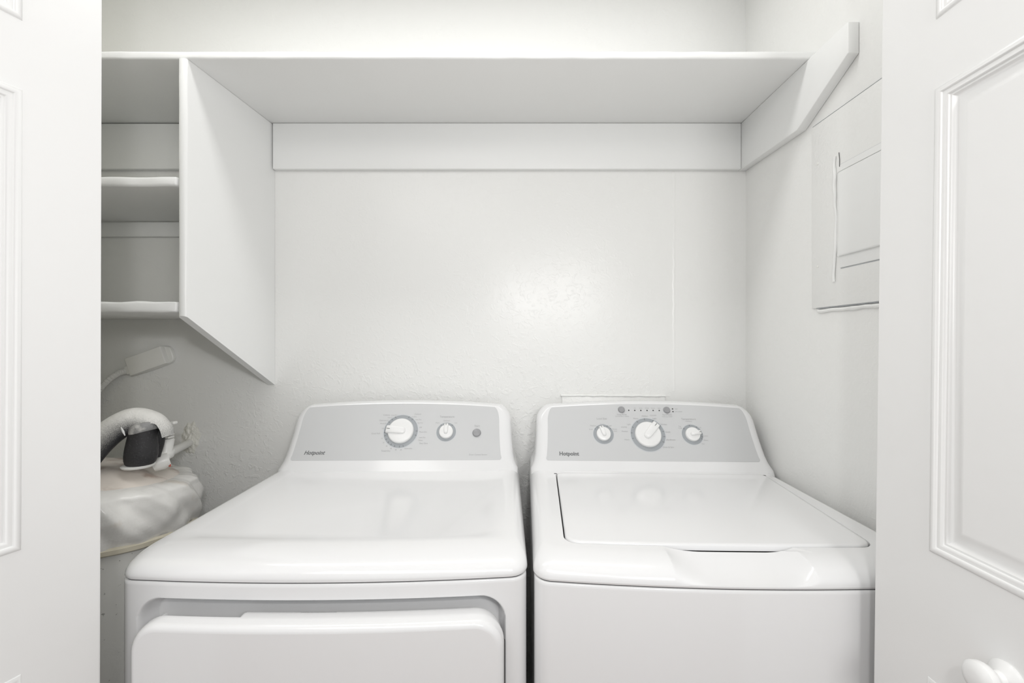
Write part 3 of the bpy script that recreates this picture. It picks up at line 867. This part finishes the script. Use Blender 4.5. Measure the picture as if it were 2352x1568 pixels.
for rr0, z0 in ((HR-0.046, 0.970), (HR-0.07, 0.976), (HR-0.10, 0.984), (HR-0.13, 0.997), (HR-0.16, 1.003), (HR-0.21, 1.004), (0.002, 1.004)):
    L.append(ringpts(rr0, lambda a, z0=z0: z0+tilt(a)*(rr0/HR)+0.004*noise.noise(Vector((math.cos(a)*rr0*20, math.sin(a)*rr0*20, 3))), n=120, nz=0.003))
pbx, pby = at(323, 1072, 1.075).x, 1.075
L = [[(x, y, z+(0.0 if k < 1 else 0.006 if k < 2 else 0.020)*math.exp(-((x-pbx)**2+(y-pby)**2)/0.0045)) for x, y, z in l] for k, l in enumerate(L)]
L.insert(0, ringpts(HR-0.025, lambda a: 0.945+tilt(a), n=120, nz=0.003))
b = MB(); b.loops(L, False, True); b.build('stained_top', M['stained'], WH, ang=60)['label'] = 'brown stained top jacket'
b = MB(); L = []
for z, r2 in ((0.838, HR-0.002), (0.842, HR+0.004), (0.852, HR+0.005), (0.856, HR-0.002)):
    L.append(ringpts(r2, lambda a, z=z: z+tilt(a)*1.0-0.004, n=120, nz=0.003))
b.loops(L+[L[0]], False, False); b.build('tape_band', M['tape'], WH)['label'] = 'yellowed tape band'
# loose paper flap on the top
b = MB(); G = []; n1, n2 = 10, 8
p00, p10, p01, p11 = at(332, 1108, 1.10), at(395, 1112, 1.12), at(334, 1070, 1.20), at(392, 1078, 1.22)
for i in range(n1+1):
    for j in range(n2+1):
        u, v = i/n1, j/n2
        p = (p00*(1-u)+p10*u)*(1-v)+(p01*(1-u)+p11*u)*v
        p = p+Vector((0, 0, 0.006*math.sin(PI*u)+0.004*noise.noise(Vector((u*4, v*4, 7)))))
        G.append(p)
q_ = [(i*(n2+1)+j, i*(n2+1)+j+1, (i+1)*(n2+1)+j+1, (i+1)*(n2+1)+j) for i in range(n1) for j in range(n2)]
b.add(G, q_); b.add([g_-Vector((0, 0, 0.0012)) for g_ in G], q_)
b.build('wrap_flap', M['stained'], WH, ang=70)

# ------------------------------------------------------------------ insulated vent pipe
yP = 1.075
VP = empty('vent_pipe', at(326, 1078, yP), 'black elbow pipe in split grey foam sleeve rising from the water heater', 'pipe')
base = at(326, 1072, yP-0.031); base.x = at(323, 1072, yP).x
zt0 = base.z+0.004
b = MB()
L = []
prof = [(0.0270, -0.006), (0.0305, -0.001), (0.0328, 0.007), (0.0338, 0.018), (0.0332, 0.032), (0.0312, 0.050), (0.0292, 0.066), (0.0284, 0.078), (0.027, 0.088)]
for r2, h in prof:
    cx_ = base.x+0.08*h
    L.append([(cx_+r2*math.cos(2*PI*i/48), yP+r2*math.sin(2*PI*i/48), zt0+h) for i in range(48)])
b.loops(L); b.build('inner_pipe', M['black'], VP, ang=50)
b = MB(); L = []
for r2, h in ((0.0290, 0.074), (0.0305, 0.076), (0.0305, 0.086), (0.029, 0.094), (0.022, 0.098)):
    cx_ = base.x+0.009
    L.append([(cx_+r2*math.cos(2*PI*i/48), yP+r2*math.sin(2*PI*i/48), zt0+h+0.25*r2*math.cos(2*PI*i/48)) for i in range(48)])
b.loops(L); co_ = b.build('collar', mat('collar_grey', (0.30, 0.30, 0.30), 0.5, [(60, 0.3, 'noise', 0.3, 0.7)], 0.5, 0, ((0.62, 0.61, 0.59), 40, 0.45, 0.6)), VP)
b = MB(); b.lathe((base.x-0.006, yP, zt0-0.009), (0, 0, 1), [(0.032, -0.003), (0.034, 0.001), (0.032, 0.0030), (0.020, 0.006), (0, 0.006)], 40)
b.build('flange', M['pipe'], VP)
b = MB(); b.tube(spline([at(340, 985, 1.10), at(358, 992, 1.112), at(366, 1012, 1.118), at(360, 1048, 1.118)], 8), lambda t: 0.019-0.011*t, 16)
b.build('sleeve_dark_fill', M['black'], VP)  # black piece added for the dark hollow of the sleeve beside the pipe
# sleeve: bent hollow foam tube; upper side over-sprayed white
path = spline([at(158, 1090, 1.035), at(190, 1060, 1.035), at(228, 1016, 1.045), at(268, 982, 1.06), at(308, 965, 1.075), at(344, 971, 1.085), at(362, 988, 1.09), at(368, 1004, 1.092)], 9)
def sleeve(r_out, r_in):
    vs = []; fs = []; spray = []
    n = 40; m_ = len(path)
    rings = []
    up = Vector((0, -1, 0))
    for i, p in enumerate(path):
        t = (path[min(i+1, m_-1)]-path[max(i-1, 0)]).normalized()
        bvec = (up-t*up.dot(t)).normalized(); a = bvec.cross(t)
        f = i/(m_-1)
        # the sleeve is slit along its lower near side towards the end
        open_ = sst(0.55, 0.80, f)
        half = PI-0.02
        mid_ang = math.atan2(0, 1)
        for ro in (r_out, r_in):
            for k in range(n+1):
                out = a if a.z > 0 or abs(a.z) < 0.3 else -a
                sd = t.cross(out)
                # the slit lies on the near, lower side
                hn, hf = half-open_*2.35, half-open_*0.9
                lo_, hi_ = (-hf, hn) if sd.y < 0 else (-hn, hf)
                th = lo_+(hi_-lo_)*k/n
                rot_ = 0.0
                th2 = th+rot_*open_
                d = out*math.cos(th2)+sd*math.sin(th2)
                # rotate slit toward camera-below
                q = p+d*(ro*(1+0.03*noise.noise(Vector((f*6, th, 2)))))
                vs.append(q); spray.append(0.95*d.z-0.25*d.y)
    W2 = 2*(n+1)
    for i in range(m_-1):
        for s_ in (0, 1):
            for k in range(n):
                a0 = i*W2+s_*(n+1)+k
                fs.append((a0, a0+1, a0+1+W2, a0+W2))
        for k in (0, n):      # slit edges
            a0 = i*W2+k; fs.append((a0, a0+n+1, a0+n+1+W2, a0+W2))
    for i in (0, m_-1):
        for k in range(n):
            a0 = i*W2+k; fs.append((a0, a0+1, a0+n+2, a0+n+1))
    me = bpy.data.meshes.new('foam_sleeve'); me.from_pydata([v[:] for v in vs], [], fs)
    at_ = me.attributes.new('spray', 'FLOAT', 'POINT')
    W1 = n+1
    at_.data.foreach_set('value', [s-(1.6 if (i//W1) % 2 else 0.0) for i, s in enumerate(spray)])
    bm = bmesh.new(); bm.from_mesh(me); bmesh.ops.recalc_face_normals(bm, faces=bm.faces[:]); bm.to_mesh(me); bm.free()
    return me
sl = link('foam_sleeve', sleeve(0.0305, 0.0250), M['foam'], VP, ang=50)
b = MB(); p1, p2 = at(278, 981, 1.005), at(287, 1000, 1.01)
b.tube(spline([p1, (p1+p2)/2, p2], 4), lambda t: 0.0024-0.0018*abs(t-0.5)*1.6, 8); b.build('paint_drip', M['plastic'], VP)
# white plastic boot between sleeve and fittings
# ------------------------------------------------------------------ water pipe and valve into the wall
WP = empty('water_pipe', at(385, 1050, 1.17), 'white painted water pipe with small valve entering the back wall beside the vent pipe', 'pipe')
pa_, pb_ = at(372, 1048, 1.17), at(436, 1016, YB+0.0)
b = MB(); b.tube([pa_, pa_*0.5+pb_*0.5, pb_], 0.0115, 18); b.build('supply_pipe', M['pipe'], WP)
b = MB()
b.tube(spline([at(384, 1010, 1.17), at(383, 1030, 1.165), at(380, 1045, 1.16), at(368, 1058, 1.15)], 6), lambda t: 0.0165-0.003*math.sin(t*PI), 18)
b.lathe(at(379, 1040, 1.165), (0.3, -0.1, 1), [(0.020, -0.008), (0.021, -0.006), (0.021, 0.006), (0.020, 0.008)], 20)
b.build('valve_body', M['pipe'], WP)
b = MB()
b.tube([at(352, 1068, 1.13), at(372, 1060, 1.14), at(389, 1054, 1.15)], lambda t: 0.018+0.003*math.sin(t*PI), 18); b.build('pipe_boot', M['pipe'], WP)
b = MB()
for i in range(4):
    b.box((-0.011, -0.011, -0.0028), (0.011, 0.011, 0.0028), 0.001, 2, Matrix.Translation(at(384+0.3*i, 1010-i*6.5, 1.175)))
b.build('valve_stem', M['pipe'], WP)
b = MB(); tM = Matrix.Translation(at(391, 972, 1.18)) @ Matrix.Rotation(math.radians(-8), 4, 'Y')
b.box((-0.022, -0.008, -0.0045), (0.016, 0.008, 0.0045), 0.0035, 3, tM); b.build('valve_handle', M['pipe'], WP)
b = MB()
for k in range(5):
    b.tube(spline([at(378+k*2.6, 1062, 1.145), at(379+k*3.0, 1066+k % 2, 1.14), at(380+k*2.8, 1071, 1.14)], 4), 0.0013, 6)
b.build('red_wire', M['rust'], WP)['label'] = 'short red wire ends'

# crumbling plaster around the pipe hole
b = MB(); G = []; cpt = at(438, 1006, YB)
n1, n2 = 60, 14
for j in range(n2+1):
    f = j/n2
    for i in range(n1):
        a = 2*PI*i/n1
        rx_ = 0.034*(1+0.16*noise.noise(Vector((math.cos(a)*2, math.sin(a)*2, 4)))); rz_ = 0.058*(1+0.14*noise.noise(Vector((math.cos(a)*3, math.sin(a)*3, 9))))
        hgt = 0.014*(1-f)**0.8*(0.75+0.5*noise.noise(Vector((math.cos(a)*f*4, math.sin(a)*f*4, 1))))
        rf = f*(1+0.12*noise.noise(Vector((a*3, f*6, 5))))
        G.append((cpt.x+rx_*rf*math.cos(a)+0.006*f*math.sin(a), YB+0.002-hgt-0.004*noise.noise(Vector((math.cos(a)*f*9, math.sin(a)*f*9, 3)))*(1-f), cpt.z+rz_*rf*math.sin(a)))
fs = [(j*n1+i, j*n1+(i+1) % n1, (j+1)*n1+(i+1) % n1, (j+1)*n1+i) for j in range(n2) for i in range(n1)]
b.add(G, fs)
tag(b.build('plaster_patch', M['plaster'], None, ang=60), 'rough lump of plaster on back wall around the water pipe', 'plaster')
